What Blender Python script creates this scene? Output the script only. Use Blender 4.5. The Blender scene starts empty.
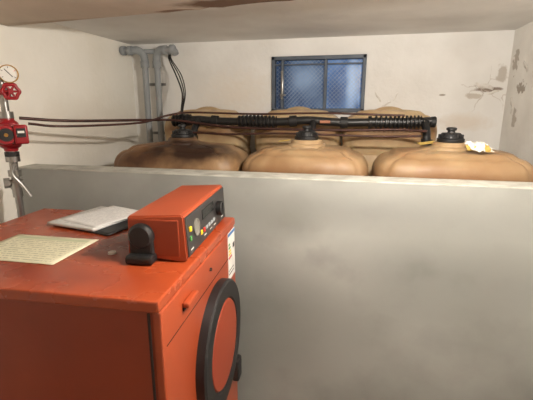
import bpy, bmesh, math, random
from mathutils import Vector, Matrix
random.seed(4)
S=bpy.context.scene
COL=S.collection
try:
    S.view_settings.view_transform='Standard'
except Exception: pass

# ---------------------------------------------------------------- helpers
def lin(c):
    return tuple(((x/255)/12.92 if x/255<=.04045 else ((x/255+.055)/1.055)**2.4) for x in c)+(1,)
def mat(name,c1,c2=None,scale=6,rough=.6,metal=0,bump=0,bscale=60,lo=.35,hi=.65,detail=6,emit=0,coat=0,spots=None,spec=.5,sss=0,nscale=14,cracks=None,rvar=0):
    m=bpy.data.materials.new(name); m.use_nodes=True
    nt=m.node_tree; N=nt.nodes; L=nt.links; b=N['Principled BSDF']
    b.inputs['Roughness'].default_value=rough; b.inputs['Metallic'].default_value=metal
    b.inputs['Specular IOR Level'].default_value=spec
    if coat: b.inputs['Coat Weight'].default_value=coat
    if sss:
        b.inputs['Subsurface Weight'].default_value=sss; b.inputs['Subsurface Radius'].default_value=(1,.6,.3); b.inputs['Subsurface Scale'].default_value=.03
    tc=N.new('ShaderNodeTexCoord')
    c2=c2 or tuple(min(255,x*.92) for x in c1)
    n=N.new('ShaderNodeTexNoise'); n.inputs['Scale'].default_value=scale; n.inputs['Detail'].default_value=detail
    L.new(tc.outputs['Object'],n.inputs['Vector'])
    r=N.new('ShaderNodeValToRGB'); r.color_ramp.elements[0].position=lo; r.color_ramp.elements[1].position=hi
    r.color_ramp.elements[0].color=lin(c1); r.color_ramp.elements[1].color=lin(c2)
    L.new(n.outputs['Fac'],r.inputs['Fac']); out=r.outputs['Color']
    def region(c,rad,amt,soft):
        d=N.new('ShaderNodeVectorMath'); d.operation='SUBTRACT'
        L.new(tc.outputs['Object'],d.inputs[0]); d.inputs[1].default_value=c
        sc=N.new('ShaderNodeVectorMath'); sc.operation='DIVIDE'; L.new(d.outputs[0],sc.inputs[0]); sc.inputs[1].default_value=rad
        ln=N.new('ShaderNodeVectorMath'); ln.operation='LENGTH'; L.new(sc.outputs[0],ln.inputs[0])
        n2=N.new('ShaderNodeTexNoise'); n2.inputs['Scale'].default_value=nscale; n2.inputs['Detail'].default_value=8
        L.new(tc.outputs['Object'],n2.inputs['Vector'])
        ad=N.new('ShaderNodeMath'); ad.operation='MULTIPLY_ADD'; L.new(n2.outputs['Fac'],ad.inputs[0]); ad.inputs[1].default_value=amt
        L.new(ln.outputs['Value'],ad.inputs[2])
        mr=N.new('ShaderNodeMapRange'); mr.inputs['From Min'].default_value=1-soft+amt*.5; mr.inputs['From Max'].default_value=1+soft+amt*.5
        mr.inputs['To Min'].default_value=1; mr.inputs['To Max'].default_value=0
        L.new(ad.outputs[0],mr.inputs['Value']); return mr.outputs[0]
    def mixc(f,a,colr):
        mx=N.new('ShaderNodeMix'); mx.data_type='RGBA'; L.new(f,mx.inputs[0]); L.new(a,mx.inputs[6]); mx.inputs[7].default_value=lin(colr); return mx.outputs[2]
    for sp_ in (spots or []):
        (c,rad,colr,amt)=sp_[:4]; soft=sp_[4] if len(sp_)>4 else .15
        out=mixc(region(c,rad,amt,soft),out,colr)
    if cracks:
        for (c,rad,colr,vs,wd) in cracks:
            nz=N.new('ShaderNodeTexNoise'); nz.inputs['Scale'].default_value=9; nz.inputs['Detail'].default_value=5; L.new(tc.outputs['Object'],nz.inputs['Vector'])
            va=N.new('ShaderNodeVectorMath'); va.operation='MULTIPLY_ADD'; L.new(nz.outputs['Color'],va.inputs[0]); va.inputs[1].default_value=(.12,.12,.12); L.new(tc.outputs['Object'],va.inputs[2])
            vo=N.new('ShaderNodeTexVoronoi'); vo.feature='DISTANCE_TO_EDGE'; vo.inputs['Scale'].default_value=vs; L.new(va.outputs[0],vo.inputs['Vector'])
            lt=N.new('ShaderNodeMapRange'); lt.inputs['From Min'].default_value=wd*.2; lt.inputs['From Max'].default_value=wd; lt.inputs['To Min'].default_value=.8; lt.inputs['To Max'].default_value=0; L.new(vo.outputs['Distance'],lt.inputs['Value'])
            ml=N.new('ShaderNodeMath'); ml.operation='MULTIPLY'; L.new(lt.outputs[0],ml.inputs[0]); L.new(region(c,rad,2.2,.3),ml.inputs[1])
            out=mixc(ml.outputs[0],out,colr)
    L.new(out,b.inputs['Base Color'])
    if rvar:
        n4=N.new('ShaderNodeTexNoise'); n4.inputs['Scale'].default_value=5; n4.inputs['Detail'].default_value=6; L.new(tc.outputs['Object'],n4.inputs['Vector'])
        m4=N.new('ShaderNodeMapRange'); m4.inputs['From Min'].default_value=.35; m4.inputs['From Max'].default_value=.65; m4.inputs['To Min'].default_value=rough-rvar; m4.inputs['To Max'].default_value=rough+rvar
        L.new(n4.outputs['Fac'],m4.inputs['Value']); L.new(m4.outputs[0],b.inputs['Roughness'])
    if emit:
        L.new(out,b.inputs['Emission Color']); b.inputs['Emission Strength'].default_value=emit
    if bump:
        n3=N.new('ShaderNodeTexNoise'); n3.inputs['Scale'].default_value=bscale; n3.inputs['Detail'].default_value=5
        L.new(tc.outputs['Object'],n3.inputs['Vector'])
        bp=N.new('ShaderNodeBump'); bp.inputs['Strength'].default_value=bump; bp.inputs['Distance'].default_value=.01
        L.new(n3.outputs['Fac'],bp.inputs['Height']); L.new(bp.outputs[0],b.inputs['Normal'])
    return m

def box(bm,c,s,bev=0,rot=None,seg=2,mi=0):
    r=bmesh.ops.create_cube(bm,size=1)
    vs=r['verts']
    M=Matrix.Translation(c)@(rot.to_4x4() if rot else Matrix.Identity(4))@Matrix.Diagonal((*s,1))
    bmesh.ops.transform(bm,matrix=M,verts=vs)
    fs=list({f for v in vs for f in v.link_faces})
    for f in fs: f.material_index=mi
    if bev:
        es=list({e for v in vs for e in v.link_edges})
        rr=bmesh.ops.bevel(bm,geom=es,offset=bev,segments=seg,affect='EDGES',profile=.5,clamp_overlap=True)
        for f in rr['faces']: f.material_index=mi; f.smooth=True
def revolve(bm,prof,o,ax,seg=32,mi=0):
    o=Vector(o); ax=Vector(ax).normalized()
    u=ax.orthogonal().normalized(); w=ax.cross(u)
    rings=[]
    for (t,r) in prof:
        c=o+ax*t
        if r<1e-6: rings.append([bm.verts.new(c)])
        else: rings.append([bm.verts.new(c+(u*math.cos(2*math.pi*i/seg)+w*math.sin(2*math.pi*i/seg))*r) for i in range(seg)])
    for a,b in zip(rings,rings[1:]):
        for i in range(seg):
            j=(i+1)%seg
            if len(a)==1 and len(b)==1: break
            if len(a)==1: f=bm.faces.new((a[0],b[i],b[j]))
            elif len(b)==1: f=bm.faces.new((a[i],b[0],a[j]))
            else: f=bm.faces.new((a[i],b[i],b[j],a[j]))
            f.smooth=True; f.material_index=mi
def cyl(bm,a,b,r,seg=24,bev=0,mi=0):
    a=Vector(a);b=Vector(b);h=(b-a).length
    p=[(0,0),(0,r-bev),(bev,r),(h-bev,r),(h,r-bev),(h,0)] if bev else [(0,0),(0,r),(h,r),(h,0)]
    revolve(bm,p,a,b-a,seg,mi)
def catmull(P,n=8):
    P=[Vector(p) for p in P]; out=[]
    Q=[P[0]*2-P[1]]+P+[P[-1]*2-P[-2]]
    for i in range(1,len(Q)-2):
        for k in range(n):
            t=k/n; a,b,c,d=Q[i-1],Q[i],Q[i+1],Q[i+2]
            out.append(.5*((2*b)+(-a+c)*t+(2*a-5*b+4*c-d)*t*t+(-a+3*b-3*c+d)*t**3))
    out.append(P[-1]); return out
def sweep(bm,P,r,seg=12,n=8,smooth=True,mi=0):
    pts=catmull(P,n) if smooth else [Vector(p) for p in P]
    T=[(pts[min(i+1,len(pts)-1)]-pts[max(i-1,0)]).normalized() for i in range(len(pts))]
    u=T[0].orthogonal().normalized(); rings=[]
    for i,(p,t) in enumerate(zip(pts,T)):
        u=(u-t*u.dot(t)).normalized(); w=t.cross(u)
        rr=r(i) if callable(r) else r
        rings.append([bm.verts.new(p+(u*math.cos(2*math.pi*k/seg)+w*math.sin(2*math.pi*k/seg))*rr) for k in range(seg)])
    for a,b in zip(rings,rings[1:]):
        for k in range(seg):
            j=(k+1)%seg; f=bm.faces.new((a[k],a[j],b[j],b[k])); f.smooth=True; f.material_index=mi
    bm.faces.new(rings[0][::-1]).material_index=mi; bm.faces.new(rings[-1]).material_index=mi
def fin(name,bm,mats,parent=None,loc=(0,0,0),rz=0,**props):
    bmesh.ops.recalc_face_normals(bm,faces=bm.faces)
    for e in bm.edges:
        if len(e.link_faces)==2 and e.calc_face_angle(0)>math.radians(38): e.smooth=False
    me=bpy.data.meshes.new(name); bm.to_mesh(me); bm.free()
    for m in (mats if isinstance(mats,(list,tuple)) else [mats]): me.materials.append(m)
    ob=bpy.data.objects.new(name,me); COL.objects.link(ob)
    ob.location=loc; ob.rotation_euler=(0,0,rz)
    if parent: ob.parent=parent
    for k,v in props.items(): ob[k]=v
    return ob
def thing(name,label,category,loc=(0,0,0),rz=0,**props):
    e=bpy.data.objects.new(name,None); e.empty_display_size=.05; COL.objects.link(e)
    e.location=loc; e.rotation_euler=(0,0,rz); e['label']=label; e['category']=category
    for k,v in props.items(): e[k]=v
    return e
B=bmesh.new

# ---------------------------------------------------------------- materials
M_back=mat('plaster_white_warm',(245,243,239),(233,230,225),scale=3,rough=.9,bump=.3,bscale=35,nscale=26,
   spots=[((.83,2.93,1.765),(.08,.2,.016),(150,136,124),1.2),((.55,2.93,1.73),(.02,.2,.006),(170,160,148),.8),
          ((.70,2.93,1.55),(.14,.2,.05),(228,219,208),1.2,.5),((-.9,2.93,1.75),(.2,.2,.12),(236,229,219),1.6,.7),
          ((.74,2.93,1.72),(.05,.2,.016),(204,195,184),2.4,.2),((.90,2.93,1.86),(.03,.2,.05),(200,192,182),2.4,.2)],
   cracks=[((.84,2.93,1.76),(.14,.3,.12),(196,186,176),6,.02)])
M_left=mat('plaster_white',(253,249,239),(247,242,230),scale=3,rough=.9,bump=.25,bscale=35,nscale=5,
   spots=[((-1.76,2.3,1.5),(.3,.5,.12),(238,230,216),1.8,.9)])
M_right=mat('plaster_peeling',(240,237,231),(226,222,215),scale=4,rough=.9,bump=.6,bscale=26,nscale=34,
   spots=[((.94,2.84,1.93),(.2,.04,.06),(188,180,170),3.4,.15),((.94,2.7,1.76),(.2,.06,.03),(172,162,150),3.4,.15),((.94,2.74,1.58),(.2,.03,.05),(190,182,172),3.4,.15),((.94,2.5,1.85),(.2,.05,.07),(198,188,178),3.4,.15)])
M_ceil=mat('ceiling_plaster',(240,238,234),(226,223,219),scale=2.5,rough=.95,bump=.3,bscale=25)
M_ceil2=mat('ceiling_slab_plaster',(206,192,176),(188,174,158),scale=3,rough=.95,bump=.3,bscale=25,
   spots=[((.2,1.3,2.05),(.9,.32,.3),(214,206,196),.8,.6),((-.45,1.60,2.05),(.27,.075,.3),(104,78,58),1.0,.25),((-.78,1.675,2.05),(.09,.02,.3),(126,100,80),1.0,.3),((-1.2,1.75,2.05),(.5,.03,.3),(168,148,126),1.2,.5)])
M_low=mat('grey_cement_render',(160,161,156),(142,143,138),scale=3,rough=.72,bump=.34,bscale=7,nscale=6,detail=9,
   spots=[((-.15,1.7,1.0),(.5,.3,.18),(166,167,162),1.6,.7),((.35,1.7,.95),(.3,.3,.12),(130,131,127),2.2,.9),((-.4,1.7,.7),(.3,.3,.2),(132,133,129),2.2,.9),((.1,1.7,1.2),(.5,.3,.06),(140,141,137),2.2,.9),((-.3,1.7,1.15),(.12,.3,.08),(136,137,132),2.2,.9)])
M_ledge=mat('painted_ledge',(196,195,186),(168,167,158),scale=14,rough=.7,bump=.25,bscale=30,lo=.4,hi=.62)
M_floor=mat('concrete_floor',(130,126,120),(110,106,100),scale=5,rough=.85,bump=.2)
M_orange=mat('orange_enamel',(164,72,38),(150,63,33),scale=2.5,rough=.27,bump=.05,bscale=14,spec=.5,rvar=.08,nscale=7,
   spots=[((.12,.0,1.2),(.16,.12,.1),(108,40,22),1.8,.8),((-.12,-.25,1.2),(.22,.05,.1),(128,50,28),2.0,.9),((.15,-.28,1.2),(.18,.05,.1),(134,54,30),2.0,.9)])
M_orange_p=mat('orange_enamel_plain',(164,72,38),(152,64,34),scale=2.5,rough=.36,bump=.05,bscale=14,spec=.5)
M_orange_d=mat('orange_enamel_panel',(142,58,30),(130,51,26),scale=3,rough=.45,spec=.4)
M_disc=mat('orange_enamel_disc',(150,63,36),(140,56,32),scale=3,rough=.5,spec=.4)
M_blk=mat('black_plastic',(26,25,26),(18,18,19),rough=.45)
M_pipe=mat('black_pe_pipe',(36,34,33),(24,23,23),rough=.42)
M_blkr=mat('black_rubber',(20,19,19),(30,28,27),rough=.6)
M_panel=mat('charcoal_panel',(50,48,48),(42,40,40),rough=.4)
M_dark=mat('dark_gap',(38,16,10),rough=.8)
M_grey=mat('grey_pvc',(158,162,165),(144,148,150),rough=.5)
M_steel=mat('steel',(170,168,165),(140,138,135),rough=.3,metal=.9)
M_brass=mat('brass',(180,140,80),(150,115,60),rough=.35,metal=.9)
M_copper=mat('dark_copper',(76,44,36),(54,32,27),scale=20,rough=.45,metal=.3)
M_red=mat('red_paint',(160,22,34),(140,16,26),rough=.35)
M_white=mat('white_dial',(238,236,230),(232,230,224),rough=.4)
M_yel=mat('yellow_plastic',(232,190,40),rough=.5,emit=.4)
M_yelp=mat('yellow_print',(232,190,40),rough=.5)
M_green=mat('green_print',(70,140,70),rough=.6)
M_blue=mat('blue_print',(60,110,170),rough=.6)
M_lred=mat('red_print',(200,50,40),rough=.6)
M_ppr=mat('paper_white',(226,224,218),(212,209,204),scale=20,rough=.8)
M_flake=mat('paint_flake',(238,235,229),(208,200,190),scale=25,rough=.9)
M_tag=mat('yellow_tag',(214,182,96),(192,160,80),rough=.7)
M_win=mat('window_steel',(96,104,114),(78,86,98),scale=12,rough=.55,metal=.1)
M_wire=mat('galvanised_wire',(176,184,194),(136,146,160),rough=.5,metal=.1)

def tankmat(name,spots,c1=(182,156,120),c2=(140,112,80)):
    return mat(name,c1,c2,scale=5,rough=.48,bump=.14,bscale=18,lo=.32,hi=.68,spots=spots,sss=.2,nscale=9,detail=9,spec=.4)
edge_st=[((0,-.2,1.33),(.5,.12,.05),(128,94,62),1.8,.8),((.22,-.05,1.43),(.14,.2,.06),(146,116,84),1.8,.8),((-.22,-.1,1.42),(.08,.12,.05),(136,104,72),1.8,.8)]
M_tank=tankmat('tank_plastic',edge_st)
# ---------------------------------------------------------------- room
XL,XR,YB,YN,ZC,ZS=-1.76,.94,2.93,-1.1,2.124,2.05
def struct(name,c,s,m,bm=None):
    b=B(); box(b,c,s); return fin(name,b,m,kind='structure')
struct('floor',((XL+XR)/2,(YB+YN)/2,-.05),(XR-XL+.4,YB-YN+.4,.1),M_floor)
struct('ceiling',((XL+XR)/2,(YB+YN)/2,ZC+.05),(XR-XL+.4,YB-YN+.4,.1),M_ceil)
struct('wall_left',(XL-.1,(YB+YN)/2,ZC/2),(.2,YB-YN+.4,ZC),M_left)
struct('wall_right',(XR+.1,(YB+YN)/2,ZC/2),(.2,YB-YN+.4,ZC),M_right)
struct('wall_front',((XL+XR)/2,YN-.1,ZC/2),(XR-XL,.2,ZC),M_left)
WX0,WX1,WZ0,WZ1=-.63,.04,1.615,2.004
b=B(); T=.22
def wb(x0,x1,z0,z1): box(b,((x0+x1)/2,YB+T/2,(z0+z1)/2),(x1-x0,T,z1-z0))
wb(XL,WX0,0,ZC); wb(WX1,XR,0,ZC); wb(WX0,WX1,0,WZ0); wb(WX0,WX1,WZ1,ZC)
fin('wall_back',b,M_back,kind='structure')
b=B()
E=[(XL,1.789)]
K=[(XL,1.789),(-.789,1.685),(-.62,1.665),(-.28,1.62),(.3,1.545),(XR,1.46)]
rnd=random.Random(7)
for (xa,ya),(xb,yb) in zip(K,K[1:]):
    n=max(2,int((xb-xa)/.05))
    for i in range(1,n+1):
        t=i/n; x=xa+(xb-xa)*t; y=ya+(yb-ya)*t
        amp=.012 if -.85<x<-.2 else .003
        if x<XR-.001: y+=rnd.uniform(-amp,amp)
        E.append((x,y))
P=E+[(XR,YN),(XL,YN)]
lo=[b.verts.new((x,y,ZS)) for x,y in P]; hi=[b.verts.new((x,y,ZC)) for x,y in P]
b.faces.new(lo); b.faces.new(hi[::-1])
for i in range(len(P)): j=(i+1)%len(P); b.faces.new((lo[i],hi[i],hi[j],lo[j]))
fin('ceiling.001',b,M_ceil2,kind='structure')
WT=1.34
struct('wall_middle',((XL+XR)/2,1.77,(WT-.006)/2),(XR-XL,.14,WT-.006),M_low)
b=B(); box(b,((XL+XR)/2,1.77,WT-.003),(XR-XL,.1405,.006),.0025); fin('trim_1',b,M_ledge,kind='structure')

# window
w=bpy.data.objects.new('window_1',None); COL.objects.link(w); w.location=((WX0+WX1)/2,YB,WZ0); w['kind']='structure'
W=WX1-WX0; H=WZ1-WZ0
b=B(); t=.026
for sx in(-1,1): box(b,(sx*(W/2-t/2),.01,H/2),(t,.06,H),.004)
box(b,(0,.01,t/2),(W,.06,t),.004); box(b,(0,.01,H-t/2),(W,.06,t),.004)
box(b,(.055,.02,H/2),(.020,.04,H-.04),.003)
box(b,(-.255,-.002,H/2),(.018,.03,H-.03),.003)
box(b,(0,.015,H-.055),(W-.04,.02,.010),.002)
fin('window_frame',b,M_win,w)
b=B(); step=.030; r_=.0013; x0,x1,z0,z1=-W/2+.01,W/2-.01,.01,H-.01
for sgn in (1,-1):
    k=-1.5
    slope=1.0*sgn
    while k<2.0:
        pts=[]
        for X in (x0,x1):
            z=slope*X+k
            if z0<=z<=z1: pts.append((X,z))
        for Z in (z0,z1):
            X=(Z-k)/slope
            if x0<X<x1: pts.append((X,Z))
        if len(pts)>=2:
            a,c=pts[0],pts[1]
            if math.dist(a,c)>.01:
                cyl(b,(a[0],.035+.001*sgn,a[1]),(c[0],.035+.001*sgn,c[1]),r_,4)
        k+=step
fin('wire_mesh',b,M_wire,w)
def pane(name,cx,wd,c1,c2,spots=None):
    b=B(); box(b,(cx,.075,H/2),(wd,.006,H))
    fin(name,b,mat(name+'_glass',c1,c2,scale=8,rough=.2,lo=.38,hi=.66,detail=5,emit=.6,spots=spots,nscale=10),w)
pane('window_pane',-.14,W/2+.055,(42,66,100),(86,108,138),[((-.1,.07,.25),(.10,.1,.10),(116,138,166),1.4,.7),((-.28,.07,.1),(.06,.1,.2),(40,56,82),1.4,.7)])
pane('window_pane',.195,W/2-.055,(60,92,140),(106,136,178),[((.24,.07,.2),(.03,.1,.2),(142,168,200),1.4,.6),((.12,.07,.12),(.05,.1,.1),(52,76,114),1.4,.7)])
b=B(); box(b,(-.255,-.022,.19),(.018,.012,.20),.004); fin('window_latch',b,M_steel,w)
b=B(); cyl(b,(-.255,-.02,.12),(-.255,-.05,.12),.007); box(b,(-.245,-.05,.12),(.045,.01,.013),.003); fin('latch_handle',b,M_steel,w)

def flake(loc,size,rot,label):
    b=B(); n=8; rows=[]
    for i in range(n+1):
        row=[]
        for j in range(4):
            u=i/n-.5; v=j/3-.5
            x=u*size[0]; z=v*size[1]*(1-.5*abs(u)*2)+.12*size[1]*math.sin(9*u); y=-.012*abs(u)**.7*3*size[0]/.1*.35+.001
            row.append(b.verts.new((x,y,z)))
        rows.append(row)
    for i in range(n):
        for j in range(3): b.faces.new((rows[i][j],rows[i+1][j],rows[i+1][j+1],rows[i][j+1])).smooth=True
    o=fin('paint_flake',b,M_flake,label=label,category='peeling paint',group='peeling paint flakes on the walls')
    o.location=loc; o.rotation_euler=rot
    md=o.modifiers.new('s','SOLIDIFY'); md.thickness=.002
flake((.80,YB-.001,1.785),(.12,.035),(0,.25,0),'curled cream paint flake lifting from the plaster')
flake((.86,YB-.001,1.745),(.07,.02),(0,-.3,0),'curled cream paint flake lifting from the plaster')
flake((.13,YB-.001,1.72),(.08,.016),(0,1.0,0),'narrow loose strip of paint beside the window')
flake((.19,YB-.001,1.67),(.07,.014),(0,-.5,0),'narrow loose strip of paint beside the window')
flake((.25,YB-.001,1.72),(.06,.010),(0,-1.1,0),'narrow loose strip of paint beside the window')
flake((XR-.001,2.66,1.88),(.09,.03),(0,.6,-math.pi/2),'cream paint flake peeling on the damp wall')
flake((XR-.001,2.80,1.66),(.10,.03),(0,1.2,-math.pi/2),'cream paint flake peeling on the damp wall')

# ---------------------------------------------------------------- tanks
def tank(w,d,h,ins=(.21,.14),vr=.14,neck=True,p=4.6):
    b=B(); n=96
    prof=[(.06,0),(.02,.015),(0,.06)]
    z=.1
    while z<h-vr-.06:
        prof+= [(0,z),(.006,z+.05),(.012,z+.065),(.006,z+.08)] ; z+=.24
    prof.append((0,h-vr-.02))
    K=20
    rings=[]
    def ring(ix,iy,z,groove,top=0):
        vs=[]
        for i in range(n):
            t=2*math.pi*i/n
            g=0
            for t0 in (46,78,102,134,226,258,282,314):
                dt=(math.degrees(t)-t0+180)%360-180
                g+=math.exp(-(dt/4)**2)
            k=1-.014*g*groove
            c,s_=math.cos(t),math.sin(t)
            x=(w/2-ix)*math.copysign(abs(c)**(2/p),c)*k; y=(d/2-iy)*math.copysign(abs(s_)**(2/p),s_)*k
            vs.append(b.verts.new((x,y,z-.009*g*groove*top)))
        rings.append(vs)
    for ins_,z in prof: ring(ins_,ins_,z,.8)
    for k in range(1,K+1):
        a=k/K*math.pi/2
        ci=(1-math.cos(a))**1.15; si=math.sin(a)**.88
        st=-.007*math.exp(-((k-12)/1.2)**2)+.004*math.exp(-((k-14)/1.2)**2)
        ring(ins[0]*ci,ins[1]*ci,h-vr-.02+ (vr)*si+st,.8,1-.2*k/K)
    bx,by=w/2-ins[0],d/2-ins[1]
    for s_ in (.8,.6,.4,.2):
        ring(w/2-bx*s_,d/2-by*s_,h-.02+.02*(1-s_**2),s_*.8,s_*.6)
    for a,c in zip(rings,rings[1:]):
        for i in range(n):
            j=(i+1)%n; b.faces.new((a[i],a[j],c[j],c[i])).smooth=True
    b.faces.new(rings[0][::-1]); b.faces.new(rings[-1]).smooth=True
    if neck:
        revolve(b,[(-.03,.112),(-.004,.106),(.003,.100),(.006,.088),(.020,.080),(.025,.076),(.025,0)],(0,0,h-.010),(0,0,1),40)
    return b
def cap(par,h,rr=.058,knob=True):
    b=B(); n=48
    prof=[(0,0),(0,rr),(.006,rr+.006),(.02,rr+.006),(.024,rr-.004),(.04,rr-.008),(.048,rr-.016),(.05,0)]
    revolve(b,prof,(0,0,h+.012),(0,0,1),n)
    for i in range(20):
        a=2*math.pi*i/20
        box(b,((rr-.003)*math.cos(a),(rr-.003)*math.sin(a),h+.042),(.006,.006,.02),.001,Matrix.Rotation(a,3,'Z'))
    if knob:
        revolve(b,[(0,.02),(.012,.016),(.016,.024),(.026,.024),(.03,.014),(.03,0)],(0,0,h+.058),(0,0,1),24)
    fin('tank_cap',b,M_blk,par)
FH=1.466; FY=2.11
m1=tankmat('tank_plastic_stained',[((-.1,-.1,1.40),(.34,.2,.12),(122,88,60),1.8,.8),((.12,-.14,1.42),(.25,.14,.07),(50,31,21),1.6,.45),((-.2,-.18,1.37),(.10,.12,.04),(70,44,28),1.8,.5)],(172,144,108),(138,108,76))
tk_data=[(-.980,.750,m1,'tan plastic oil tank with dark brown oil stains'),
         (-.262,.665,M_tank,'tan plastic oil tank with a broad ringed neck and black cap'),
         (.455,.735,M_tank,'tan plastic oil tank with crumpled white paper on its top')]
for (x,wd,m,lab) in tk_data:
    e=thing('oil_tank',lab,'oil tank',(x,FY,0),group='oil storage tanks')
    fin('tank_body',tank(wd,.45,FH),m,e); cap(e,FH)
M_tank2=tankmat('tank_plastic_pale',[((0,-.2,1.50),(.4,.15,.05),(146,112,78),1.5,.6)],(208,184,146),(176,146,108))
for x in (-1.03,-.385,.19):
    e=thing('oil_tank','taller tan plastic oil tank against the rear wall','oil tank',(x,2.66,0),group='oil storage tanks')
    fin('tank_body',tank(.57,.44,1.655,ins=(.20,.18),vr=.14,neck=False,p=4.0),M_tank2,e)

# manifold: gently sagging black pipe with bunched corrugated sleeves
e=thing('vent_manifold','black corrugated plastic pipe sagging slightly along the tank tops','pipe',(0,2.370,1.572))
def ctr(x): return Vector((x,.004*math.sin(5*x),-.010*abs(math.sin((x+.98)*math.pi/.68))+.002*math.sin(17*x)))
def along(b,x0,x1,rad,step=.004,seg=28):
    n=max(2,int((x1-x0)/step)); pts=[ctr(x0+(x1-x0)*i/n) for i in range(n+1)]
    sweep(b,pts,lambda i:rad(i/n),seg,1,False)
b=B(); along(b,-1.16,.41,lambda t:.024,.02); fin('manifold_pipe',b,M_pipe,e)
for (x0,x1,n,bias) in ((-1.16,-1.04,5,1.0),(-.72,-.48,10,1.0),(.06,.35,12,1.2)):
    b=B()
    def rad(t,n=n,bias=bias):
        ph=(t**bias)*n; f=ph-math.floor(ph)
        env=.6+.4*math.sin(math.pi*min(1,max(0,t)))**.5
        return .027+(.013*env if f<.5 else .0)
    along(b,x0,x1,rad,.003); fin('ribbed_sleeve',b,M_pipe,e)
for x in (-.90,-.40,-.10):
    b=B(); along(b,x,x+.045,lambda t:.033 if .05<t<.95 else .029,.0025,24); fin('pipe_coupling',b,M_blkr,e)
b=B(); revolve(b,[(0,0),(0,.029),(.02,.031),(.026,.026),(.026,0)],(.40,0,-.003),(1,0,0),24); fin('end_cap',b,M_blkr,e)
for x in (-.985,-.255,.37):
    b=B(); sweep(b,[(x,0,0),(x,-.03,-.02),(x,-.075,-.06),(x,-.10,-.11)],.021,16); revolve(b,[(0,0),(0,.030),(.03,.030),(.03,0)],(x,-.10,-.122),(0,0,1),24)
    fin('branch_pipe',b,M_blk,e)

def line(name,lab,pts,r,m,cat='pipe',**k):
    b=B(); sweep(b,pts,r,10,6); return fin(name,b,m,label=lab,category=cat,**k)
line('fuel_line','thin dark copper fuel line running from the pump to the tanks',
 [(-1.545,1.56,1.60),(-1.42,1.75,1.582),(-1.20,2.16,1.575),(-1.08,2.26,1.570),(-.7,2.29,1.530),(-.1,2.285,1.522),(.20,2.27,1.53),(.36,2.22,1.525)],.0075,M_copper)
line('fuel_line','thin dark copper fuel line running from the pump to the tanks',
 [(-1.50,1.56,1.575),(-1.40,1.68,1.558),(-1.22,2.06,1.562),(-1.12,2.20,1.600),(-1.0,2.29,1.618),(-.6,2.295,1.610),(-.2,2.30,1.616),(.25,2.295,1.605)],.006,M_copper)
line('copper_tube','thin copper tube resting across the tank tops',
 [(-1.0,2.235,1.502),(-.75,2.235,1.494),(-.4,2.24,1.502),(.1,2.235,1.494),(.33,2.20,1.502)],.006,M_copper)

e=thing('cable','thin black cables hanging from the grey pipe to the manifold','cable',(0,0,0))
for k,(dx,r) in enumerate(((0,.005),(.022,.004),(.04,.0035))):
    b=B(); sweep(b,[(-1.36+dx*.3,2.765,2.02),(-1.345+dx*.5,2.735,1.98),(-1.258+dx,2.65,1.867),(-1.15+dx*.6,2.5,1.747),(-1.112+dx*.3,2.40,1.65),(-1.11+dx*.3,2.375,1.60)],r,10); fin('cable_strand',b,M_blkr,e)

# grey pipes in the corner
e=thing('vent_pipe','grey plastic pipes with elbows climbing the wall corner','pipe',(0,0,0))
ZP=2.06
x1_,x2_=-1.585,-1.50
for x,y in ((x1_,2.815),(x2_,2.84)):
    b=B(); cyl(b,(x,y,1.1),(x,y,1.99),.023); fin('riser_pipe',b,M_grey,e)
b=B(); sweep(b,[(x1_,2.815,1.96),(x1_,2.815,2.0),(x1_-.012,2.81,2.04),(x1_-.05,2.80,ZP+.003),(x1_-.10,2.79,ZP)],.028,20); fin('pipe_elbow',b,M_grey,e)
b=B(); sweep(b,[(x2_,2.84,1.96),(x2_,2.84,2.0),(x2_+.012,2.835,2.04),(x2_+.05,2.82,ZP+.003),(x2_+.09,2.81,ZP)],.028,20); fin('pipe_elbow',b,M_grey,e)
b=B(); cyl(b,(-1.76,2.78,ZP),(-1.66,2.79,ZP),.023); fin('cross_pipe',b,M_grey,e)
b=B(); sweep(b,[(-1.44,2.815,ZP),(-1.38,2.80,ZP),(-1.33,2.79,ZP-.01),(-1.315,2.785,ZP-.035)],.023,20); fin('cross_pipe',b,M_grey,e)
b=B(); cyl(b,(x1_,2.815,ZP-.005),(x2_,2.84,ZP-.005),.017); fin('cross_pipe',b,M_grey,e)
for x,y in ((-1.75,2.78),(-1.70,2.785),(-1.43,2.815),(-1.36,2.79)):
    b=B(); revolve(b,[(0,0),(0,.031),(.004,.033),(.03,.033),(.034,.031),(.034,0)],(x,y,ZP),(1,0,0)); fin('pipe_coupling',b,M_grey,e)
for x,y in ((x1_,2.815),(x2_,2.84)):
    b=B(); revolve(b,[(0,0),(0,.030),(.003,.032),(.042,.032),(.045,.030),(.045,0)],(x,y,1.94),(0,0,1)); fin('pipe_collar',b,M_grey,e)
for z in (1.45,1.82):
    b=B(); box(b,(-1.54,2.875,z),(.17,.012,.02),.002); box(b,(-1.54,2.905,z),(.02,.05,.02)); fin('pipe_clamp',b,M_steel,e)

# tags and crumpled paper
b=B(); box(b,(0,0,0),(.09,.045,.002),.0008); o=fin('yellow_tag',b,M_tag,label='yellow paper tag beside the black tank cap',category='tag'); o.location=(.350,2.12,1.474); o.rotation_euler=(.12,-.12,.2)
b=B(); box(b,(0,0,0),(.06,.035,.002),.0008); o=fin('yellow_tag',b,M_tag,label='small yellow tag on the tank top near the cap',category='tag'); o.location=(-.385,2.12,1.472); o.rotation_euler=(.12,-.12,-.2)
b=B(); box(b,(0,0,0),(.045,.03,.002),.0008); o=fin('yellow_tag',b,M_tag,label='small yellow label beside the crumpled white paper',category='tag'); o.location=(.515,1.965,1.468); o.rotation_euler=(.8,0,.4)
b=B(); box(b,(0,0,0),(.06,.010,.016),.002); o=fin('orange_clip',b,mat('orange_clip',(170,110,80),rough=.6),label='faded orange clip fixed on the manifold pipe',category='clip'); o.location=(-.185,2.342,1.566)
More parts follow.
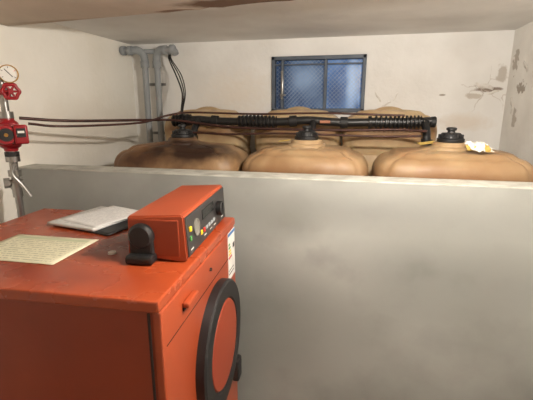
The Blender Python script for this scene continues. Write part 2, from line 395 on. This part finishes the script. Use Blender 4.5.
b=B(); n=9; R=[]; rc=random.Random(11)
for i in range(n):
    row=[]
    for j in range(n):
        u=i/(n-1)-.5; v=j/(n-1)-.5; r=math.hypot(u,v)
        row.append(b.verts.new((u*.105+rc.uniform(-.006,.006),v*.08+rc.uniform(-.005,.005),.018*math.exp(-7*r*r)+rc.uniform(0,.013))))
    R.append(row)
for i in range(n-1):
    for j in range(n-1):
        q=(R[i][j],R[i+1][j],R[i+1][j+1],R[i][j+1])
        mi=1 if (i in(5,6) and j<4) or (i==1 and j==2) else 0
        for tri in ((q[0],q[1],q[2]),(q[0],q[2],q[3])):
            f=b.faces.new(tri); f.material_index=mi
o=fin('crumpled_paper',b,[mat('crumpled_white',(236,233,226),(222,218,208),scale=14,rough=.9),M_tag],label='crumpled white and yellow paper on the tank top',category='paper'); o.location=(.555,1.985,1.464); o.rotation_euler=(.45,.08,.3)
md=o.modifiers.new('s','SOLIDIFY'); md.thickness=.0015

# ---------------------------------------------------------------- boiler
BH=1.20
bo=thing('boiler','burnt-orange enamelled heating boiler with round black-rimmed door','boiler',(-.9097,1.1114,0),math.radians(3.3))
bw,bd=.90,.746
b=B(); box(b,(-.004,.004,(BH-.03+.06)/2),(bw-.02,bd-.016,BH-.03-.06),.006); fin('body',b,M_orange_d,bo)
b=B(); box(b,(0,0,.03),(bw-.08,bd-.08,.06),.004); fin('plinth',b,M_blk,bo)
b=B(); box(b,(0,0,BH-.016),(bw,bd,.032),.006); fin('lid',b,M_orange,bo)
b=B(); box(b,(bw/2-.012,0,.60),(.024,bd-.02,1.13),.005); fin('front_panel',b,M_orange_p,bo)
b=B(); box(b,(bw/2-.029,-bd/2+.0035,.60),(.006,.004,1.13)); fin('panel_seam',b,M_dark,bo)
b=B(); box(b,(bw/2+.0005,.0,1.062),(.002,bd-.06,.002)); fin('panel_seam',b,M_dark,bo)
d=bpy.data.objects.new('round_door',None); COL.objects.link(d); d.parent=bo; d.location=(bw/2,.075,.80)
b=B(); revolve(b,[(0,.15),(0,.236),(.028,.236),(.034,.229),(.034,.171),(.029,.166),(.0,.166)],(0,0,0),(1,0,0),96); fin('door_rim',b,M_blk,d)
b=B(); revolve(b,[(0,0),(0,.165),(.027,.165),(.033,.160),(.035,.0)],(0,0,0),(1,0,0),96); fin('door_disc',b,M_disc,d)
b=B(); box(b,(bw/2+.015,.30,.53),(.03,.06,.10),.008); fin('burner_plug',b,M_blk,bo)
b=B(); box(b,(bw/2+.010,-.19,1.115),(.020,.085,.016),.005); fin('handle',b,M_orange_p,bo)
b=B(); box(b,(bw/2+.002,-.19,1.101),(.004,.08,.010),.001); fin('handle_recess',b,M_dark,bo)
b=B(); cyl(b,(bw/2,.02,1.115),(bw/2+.006,.02,1.115),.006); fin('latch',b,M_dark,bo)
l=bpy.data.objects.new('energy_label',None); COL.objects.link(l); l.parent=bo; l.location=(bw/2+.001,.30,1.065); l['label']='white energy rating sticker with coloured bars'
b=B(); box(b,(0,0,0),(.002,.10,.20),.0); fin('sticker',b,M_ppr,l)
b=B(); box(b,(.0015,0,.091),(.001,.10,.012)); fin('sticker_header',b,M_blue,l)
for i,(c,ln) in enumerate(((M_green,.02),(M_green,.026),(M_yelp,.032),(M_yelp,.038),(M_lred,.044))):
    b=B(); box(b,(.0015,-.045+ln/2,.05-i*.014),(.001,ln,.008)); fin('rating_bar',b,c,l)
for (y,z,sy,sz) in ((.03,.03,.025,.02),(-.01,-.06,.07,.003),(-.01,-.075,.07,.003)):
    b=B(); box(b,(.0015,y,z),(.001,sy,sz)); fin('rating_mark',b,M_blk,l)

def bl(x,y,z=0):
    a=math.radians(3.3); return (-.9097+x*math.cos(a)-y*math.sin(a),1.1114+x*math.sin(a)+y*math.cos(a),z)
cu=thing('control_unit','orange boiler control box with charcoal front panel and dials','control unit',bl(.335,.095,BH),math.radians(3.3+2))
def prism(b,prof,y0,y1,bev=.006):
    a=[b.verts.new((x,y0,z)) for x,z in prof]; c=[b.verts.new((x,y1,z)) for x,z in prof]
    b.faces.new(a); b.faces.new(c[::-1])
    for i in range(len(prof)): j=(i+1)%len(prof); b.faces.new((a[i],c[i],c[j],a[j]))
    es=list({e for v in a+c for e in v.link_edges})
    r=bmesh.ops.bevel(b,geom=es,offset=bev,segments=3,affect='EDGES',clamp_overlap=True)
    for f in r['faces']: f.smooth=True
b=B(); prism(b,[(-.095,.014),(.080,.0),(.090,.010),(.083,.140),(.077,.145),(-.090,.137)],-.23,.24,.004); fin('housing',b,M_orange_p,cu)
b=B(); box(b,(-.01,-.231,.074),(.155,.006,.112),.006); fin('end_cover',b,M_orange_d,cu)
ry=Matrix.Rotation(math.radians(-3.0),3,'Y')
b=B(); box(b,(.0875,.005,.075),(.006,.458,.124),.004,ry); fin('front_panel',b,M_panel,cu)
b=B(); revolve(b,[(0,0),(0,.028),(.004,.028),(.004,.024),(.002,.024),(.002,0)],(.0895,-.135,.082),(1,0,.06),32); fin('thermometer_dial',b,mat('dial_dark',(124,120,112),rough=.4),cu)
b=B(); cyl(b,(.090,.12,.078),(.112,.12,.079),.027,28,.003); box(b,(.113,.12,.079),(.004,.006,.042),.001); fin('control_knob',b,M_blk,cu)
b=B(); box(b,(.0900,.0,.102),(.003,.14,.032),.001,ry); fin('display_window',b,mat('display_grey',(24,26,26),rough=.2),cu)
for y,z,mm in ((-.198,.095,M_yel),(-.198,.065,M_green),(-.09,.050,M_yel),(-.06,.050,M_lred),(.175,.065,M_green)):
    b=B(); box(b,(.092,y,z),(.006,.015,.015),.002,ry); fin('indicator_light',b,mm,cu)
for y in (-.03,0,.03,.06):
    b=B(); box(b,(.0925,y,.050),(.005,.018,.012),.002,ry); fin('push_button',b,M_grey,cu)
for y in (-.19,-.05,.02,.07,.18):
    b=B(); box(b,(.0925,y,.030),(.001,.026,.004),0,ry); fin('panel_marking',b,M_ppr,cu)
b=B(); box(b,(-.045,-.240,.050),(.074,.020,.062),.008)
revolve(b,[(0,0),(0,.039),(.014,.039),(.022,.031),(.022,0)],(-.045,-.232,.080),(0,-1,0),36)
box(b,(-.045,-.250,.015),(.084,.048,.028),.009)
fin('swivel_foot',b,M_blk,cu)

# papers
def sheet(name,lab,cat,c,s,rz,m,z,bend=0):
    b=B(); nx,ny=14,10; R=[]
    for i in range(nx+1):
        row=[]
        for j in range(ny+1):
            u=i/nx-.5; v=j/ny-.5
            row.append(b.verts.new((u*s[0],v*s[1],bend*((u+.5)**3)+bend*.4*(v+.5)**4)))
        R.append(row)
    for i in range(nx):
        for j in range(ny): b.faces.new((R[i][j],R[i+1][j],R[i+1][j+1],R[i][j+1])).smooth=True
    o=fin(name,b,m,label=lab,category=cat); o.location=(c[0],c[1],z); o.rotation_euler=(0,0,rz)
    md=o.modifiers.new('s','SOLIDIFY'); md.thickness=s[2]; md.offset=1
    return o
def textmat(name,paper,ink,rows,hdr=None,cols=40,amt=.6):
    m=bpy.data.materials.new(name); m.use_nodes=True; nt=m.node_tree; N=nt.nodes; L=nt.links; bs=N['Principled BSDF']; bs.inputs['Roughness'].default_value=.75
    tc=N.new('ShaderNodeTexCoord'); sp=N.new('ShaderNodeSeparateXYZ'); L.new(tc.outputs['Generated'],sp.inputs[0])
    def math_(op,a,bv=None,c=None):
        n=N.new('ShaderNodeMath'); n.operation=op
        for k,v in enumerate((a,bv,c)):
            if v is None: continue
            if isinstance(v,(int,float)): n.inputs[k].default_value=v
            else: L.new(v,n.inputs[k])
        return n.outputs[0]
    fr=math_('FRACT',math_('MULTIPLY',sp.outputs[1],rows)); rowm=math_('LESS_THAN',fr,.42)
    n=N.new('ShaderNodeTexNoise'); n.inputs['Scale'].default_value=1; mp=N.new('ShaderNodeMapping'); mp.inputs['Scale'].default_value=(cols,rows*1.0,1)
    L.new(tc.outputs['Generated'],mp.inputs[0]); L.new(mp.outputs[0],n.inputs['Vector'])
    g=math_('GREATER_THAN',n.outputs['Fac'],.46)
    ma=math_('MULTIPLY',math_('LESS_THAN',math_('ABSOLUTE',math_('SUBTRACT',sp.outputs[0],.5)),.43),math_('LESS_THAN',math_('ABSOLUTE',math_('SUBTRACT',sp.outputs[1],.5)),.43))
    f=math_('MULTIPLY',math_('MULTIPLY',math_('MULTIPLY',rowm,g),ma),amt)
    mx=N.new('ShaderNodeMix'); mx.data_type='RGBA'; L.new(f,mx.inputs[0]); mx.inputs[6].default_value=lin(paper); mx.inputs[7].default_value=lin(ink)
    out=mx.outputs[2]
    if hdr:
        h=math_('MULTIPLY',math_('GREATER_THAN',sp.outputs[1],.84),ma)
        m2=N.new('ShaderNodeMix'); m2.data_type='RGBA'; L.new(h,m2.inputs[0]); L.new(out,m2.inputs[6]); m2.inputs[7].default_value=lin(hdr); out=m2.outputs[2]
    L.new(out,bs.inputs['Base Color']); return m
sheet('instruction_sheet','pale cream printed sheet lying on the boiler','paper',(-1.01,1.005),(.32,.225,.0015),math.radians(2),textmat('printed_cream',(216,212,184),(140,138,112),14,(184,188,154)),BH+.001)
sheet('folder','black folder under the papers on the boiler','folder',(-.935,1.315),(.24,.25,.006),math.radians(-14),M_blk,BH+.001)
sheet('booklet','grey and white printed booklet on the boiler','booklet',(-1.01,1.335),(.24,.27,.010),math.radians(-10),textmat('printed_grey',(206,205,202),(130,132,136),14,None,20,.4),BH+.008)
sheet('loose_sheet','white document sheet lying on the booklet','paper',(-.985,1.35),(.22,.25,.001),math.radians(-18),textmat('printed_white',(218,217,215),(140,142,148),20,None,18,.35),BH+.019)
b=B(); revolve(b,[(0,0),(0,.013),(.006,.012),(.007,0)],bl(.17,-.10,BH),(0,0,1),20); fin('screw_cover',b,M_ppr,label='small pale plastic plug lying on the boiler',category='plug')

# ---------------------------------------------------------------- pump group
px,py=-1.575,1.52
pu=thing('circulation_pump','red heating pump with pressure gauge and steel fittings','pump',(px,py,0))
tow=Vector((.72,-.69,0)).normalized()
side=Vector((-tow.y,tow.x,0)); rz=Matrix.Rotation(math.atan2(tow.y,tow.x),3,'Z'); up=Vector((0,0,1))
b=B()
revolve(b,[(0,0),(0,.016),(1.23,.016),(1.23,.022),(1.27,.022),(1.27,.026),(1.30,.026),(1.30,.018),(1.40,.018),(1.40,.03),(1.425,.03),(1.425,.018),(1.46,.018),(1.46,.016),(1.60,.016),(1.60,.03),(1.63,.03),(1.63,.016),(1.72,.016),(1.72,.022),(1.75,.022),(1.75,.01),(1.78,.01),(1.78,0)],(0,0,0),(0,0,1),24)
fin('riser_pipe',b,M_steel,pu)
b=B(); revolve(b,[(0,0),(0,.028),(.012,.030),(.02,.042),(.05,.052),(.10,.052),(.13,.042),(.142,.030),(.16,.028),(.16,0)],(0,0,1.45),(0,0,1),32)
c=up*1.53
revolve(b,[(0,0),(0,.058),(.012,.060),(.05,.060),(.055,.052),(.055,0)],c,tow,32)
fin('pump_housing',b,M_red,pu)
b=B(); revolve(b,[(.05,0),(.05,.048),(.09,.046),(.10,.040),(.10,0)],c-side*.012,tow,32)
box(b,c+tow*.085+side*.045,(.055,.055,.085),.008,rz,3); fin('motor_head',b,M_red,pu)
b=B(); revolve(b,[(.098,0),(.098,.030),(.104,.028),(.104,0)],c-side*.012,tow,28); fin('motor_plate',b,M_blk,pu)
b=B(); revolve(b,[(.10,0),(.10,.009),(.110,.008),(.110,0)],c-side*.012,tow,20); fin('vent_screw',b,M_brass,pu)
b=B(); box(b,c+tow*.1135+side*.045+up*.008,(.003,.036,.04),.001,rz); fin('nameplate',b,M_blk,pu)
b=B(); box(b,c+tow*.1155+side*.045+up*.012,(.002,.026,.010),0,rz); fin('nameplate_strip',b,M_white,pu)
g=bpy.data.objects.new('pressure_gauge',None); COL.objects.link(g); g.parent=pu; g.location=Vector((.02,0,1.795))+side*.018
b=B(); revolve(b,[(-.015,0),(-.015,.037),(.008,.040),(.014,.039),(.014,.035),(.008,.035)],(0,0,0),tow,36); sweep(b,[(-.01,0,-.02),(-.012,0,-.04),Vector((-.018,0,-.055))-side*.010,Vector((-.018,0,-.085))-side*.015],.007,14); fin('gauge_case',b,M_brass,g)
b=B(); revolve(b,[(.0,0),(.0,.0355),(.009,.0355),(.009,0)],(0,0,0),tow,36); fin('gauge_dial',b,M_white,g)
b=B(); box(b,tow*.010+Vector((0,0,.004)),(.001,.003,.044),0,rz@Matrix.Rotation(.7,3,'X')); fin('gauge_needle',b,M_blk,g)
for ang in (-120,-60,0,60,120):
    a=math.radians(ang); b=B(); box(b,tow*.010+side*.028*math.sin(a)+up*.028*math.cos(a),(.001,.002,.007),0,rz@Matrix.Rotation(-a,3,'X')); fin('gauge_tick',b,M_lred if ang==60 else M_blk,g)
b=B(); c=Vector((.0,0,1.715)); cyl(b,c,c+tow*.05,.014)
cyl(b,c-side*.045,c+side*.03,.018,20,.003); revolve(b,[(.0,0),(0,.024),(.014,.024),(.014,0)],c-side*.05,side,8)
fin('valve_body',b,M_red,pu)
b=B(); c2=c+side*.03+up*.003
ns=40; wheel=[]
for i in range(ns):
    a=2*math.pi*i/ns; rr=.031+.0025*math.cos(6*a); ctr_=c2+tow*.055+side*math.cos(a)*rr+up*math.sin(a)*rr; out_=(side*math.cos(a)+up*math.sin(a))
    wheel.append([b.verts.new(ctr_+(out_*math.cos(t_)+tow*math.sin(t_))*.008) for t_ in [2*math.pi*k/10 for k in range(10)]])
for i in range(ns):
    for k in range(10): b.faces.new((wheel[i][k],wheel[i][(k+1)%10],wheel[(i+1)%ns][(k+1)%10],wheel[(i+1)%ns][k])).smooth=True
for a in (0,math.pi/3,2*math.pi/3):
    dd=side*math.cos(a)+up*math.sin(a); cyl(b,c2+tow*.055-dd*.03,c2+tow*.055+dd*.03,.005,10)
cyl(b,c2+tow*.045,c2+tow*.066,.012,16,.002)
fin('hand_wheel',b,M_red,pu)
b=B(); c=Vector((0,0,1.385)); cyl(b,c,c+tow*.04,.012)
sweep(b,[c+tow*.04,c+tow*.045+Vector((0,0,-.04))-side*.01,c+tow*.05+Vector((0,0,-.09))+side*.02,c+tow*.055+Vector((0,0,-.15))+side*.05],.008,12)
fin('valve_lever',b,M_steel,pu)
b=B(); c=Vector((0,0,1.30)); cyl(b,c-side*.04,c+side*.03,.016); revolve(b,[(0,0),(0,.024),(.025,.024),(.025,0)],c-side*.05,side,6); fin('hex_fitting',b,M_steel,pu)
b=B(); revolve(b,[(0,0),(0,.028),(.03,.028),(.03,0)],(0,0,1.33),(0,0,1),6); fin('hex_fitting',b,M_steel,pu)
b=B(); revolve(b,[(0,0),(0,.030),(.028,.030),(.028,0)],(0,0,1.418),(0,0,1),6); fin('hex_fitting',b,M_blkr,pu)

# ---------------------------------------------------------------- lights, world, camera
def plight(name,loc,e,col,r):
    l=bpy.data.lights.new(name,'POINT'); l.energy=e; l.color=col; l.shadow_soft_size=r
    o=bpy.data.objects.new(name,l); COL.objects.link(o); o.location=loc; return o
plight('ceiling_lamp',(.20,1.0,1.98),67,(1,.94,.86),.02)
w_=bpy.data.worlds.new('world'); S.world=w_; w_.use_nodes=True
w_.node_tree.nodes['Background'].inputs[0].default_value=(.25,.4,.75,1); w_.node_tree.nodes['Background'].inputs[1].default_value=.6
cam=bpy.data.cameras.new('camera'); cam.sensor_width=36; cam.lens=36*390/533; cam.clip_start=.02
co=bpy.data.objects.new('camera',cam); COL.objects.link(co); co.location=(0,0,1.65)
co.rotation_euler=(math.radians(90-13.4),0,math.radians(12.9)); S.camera=co
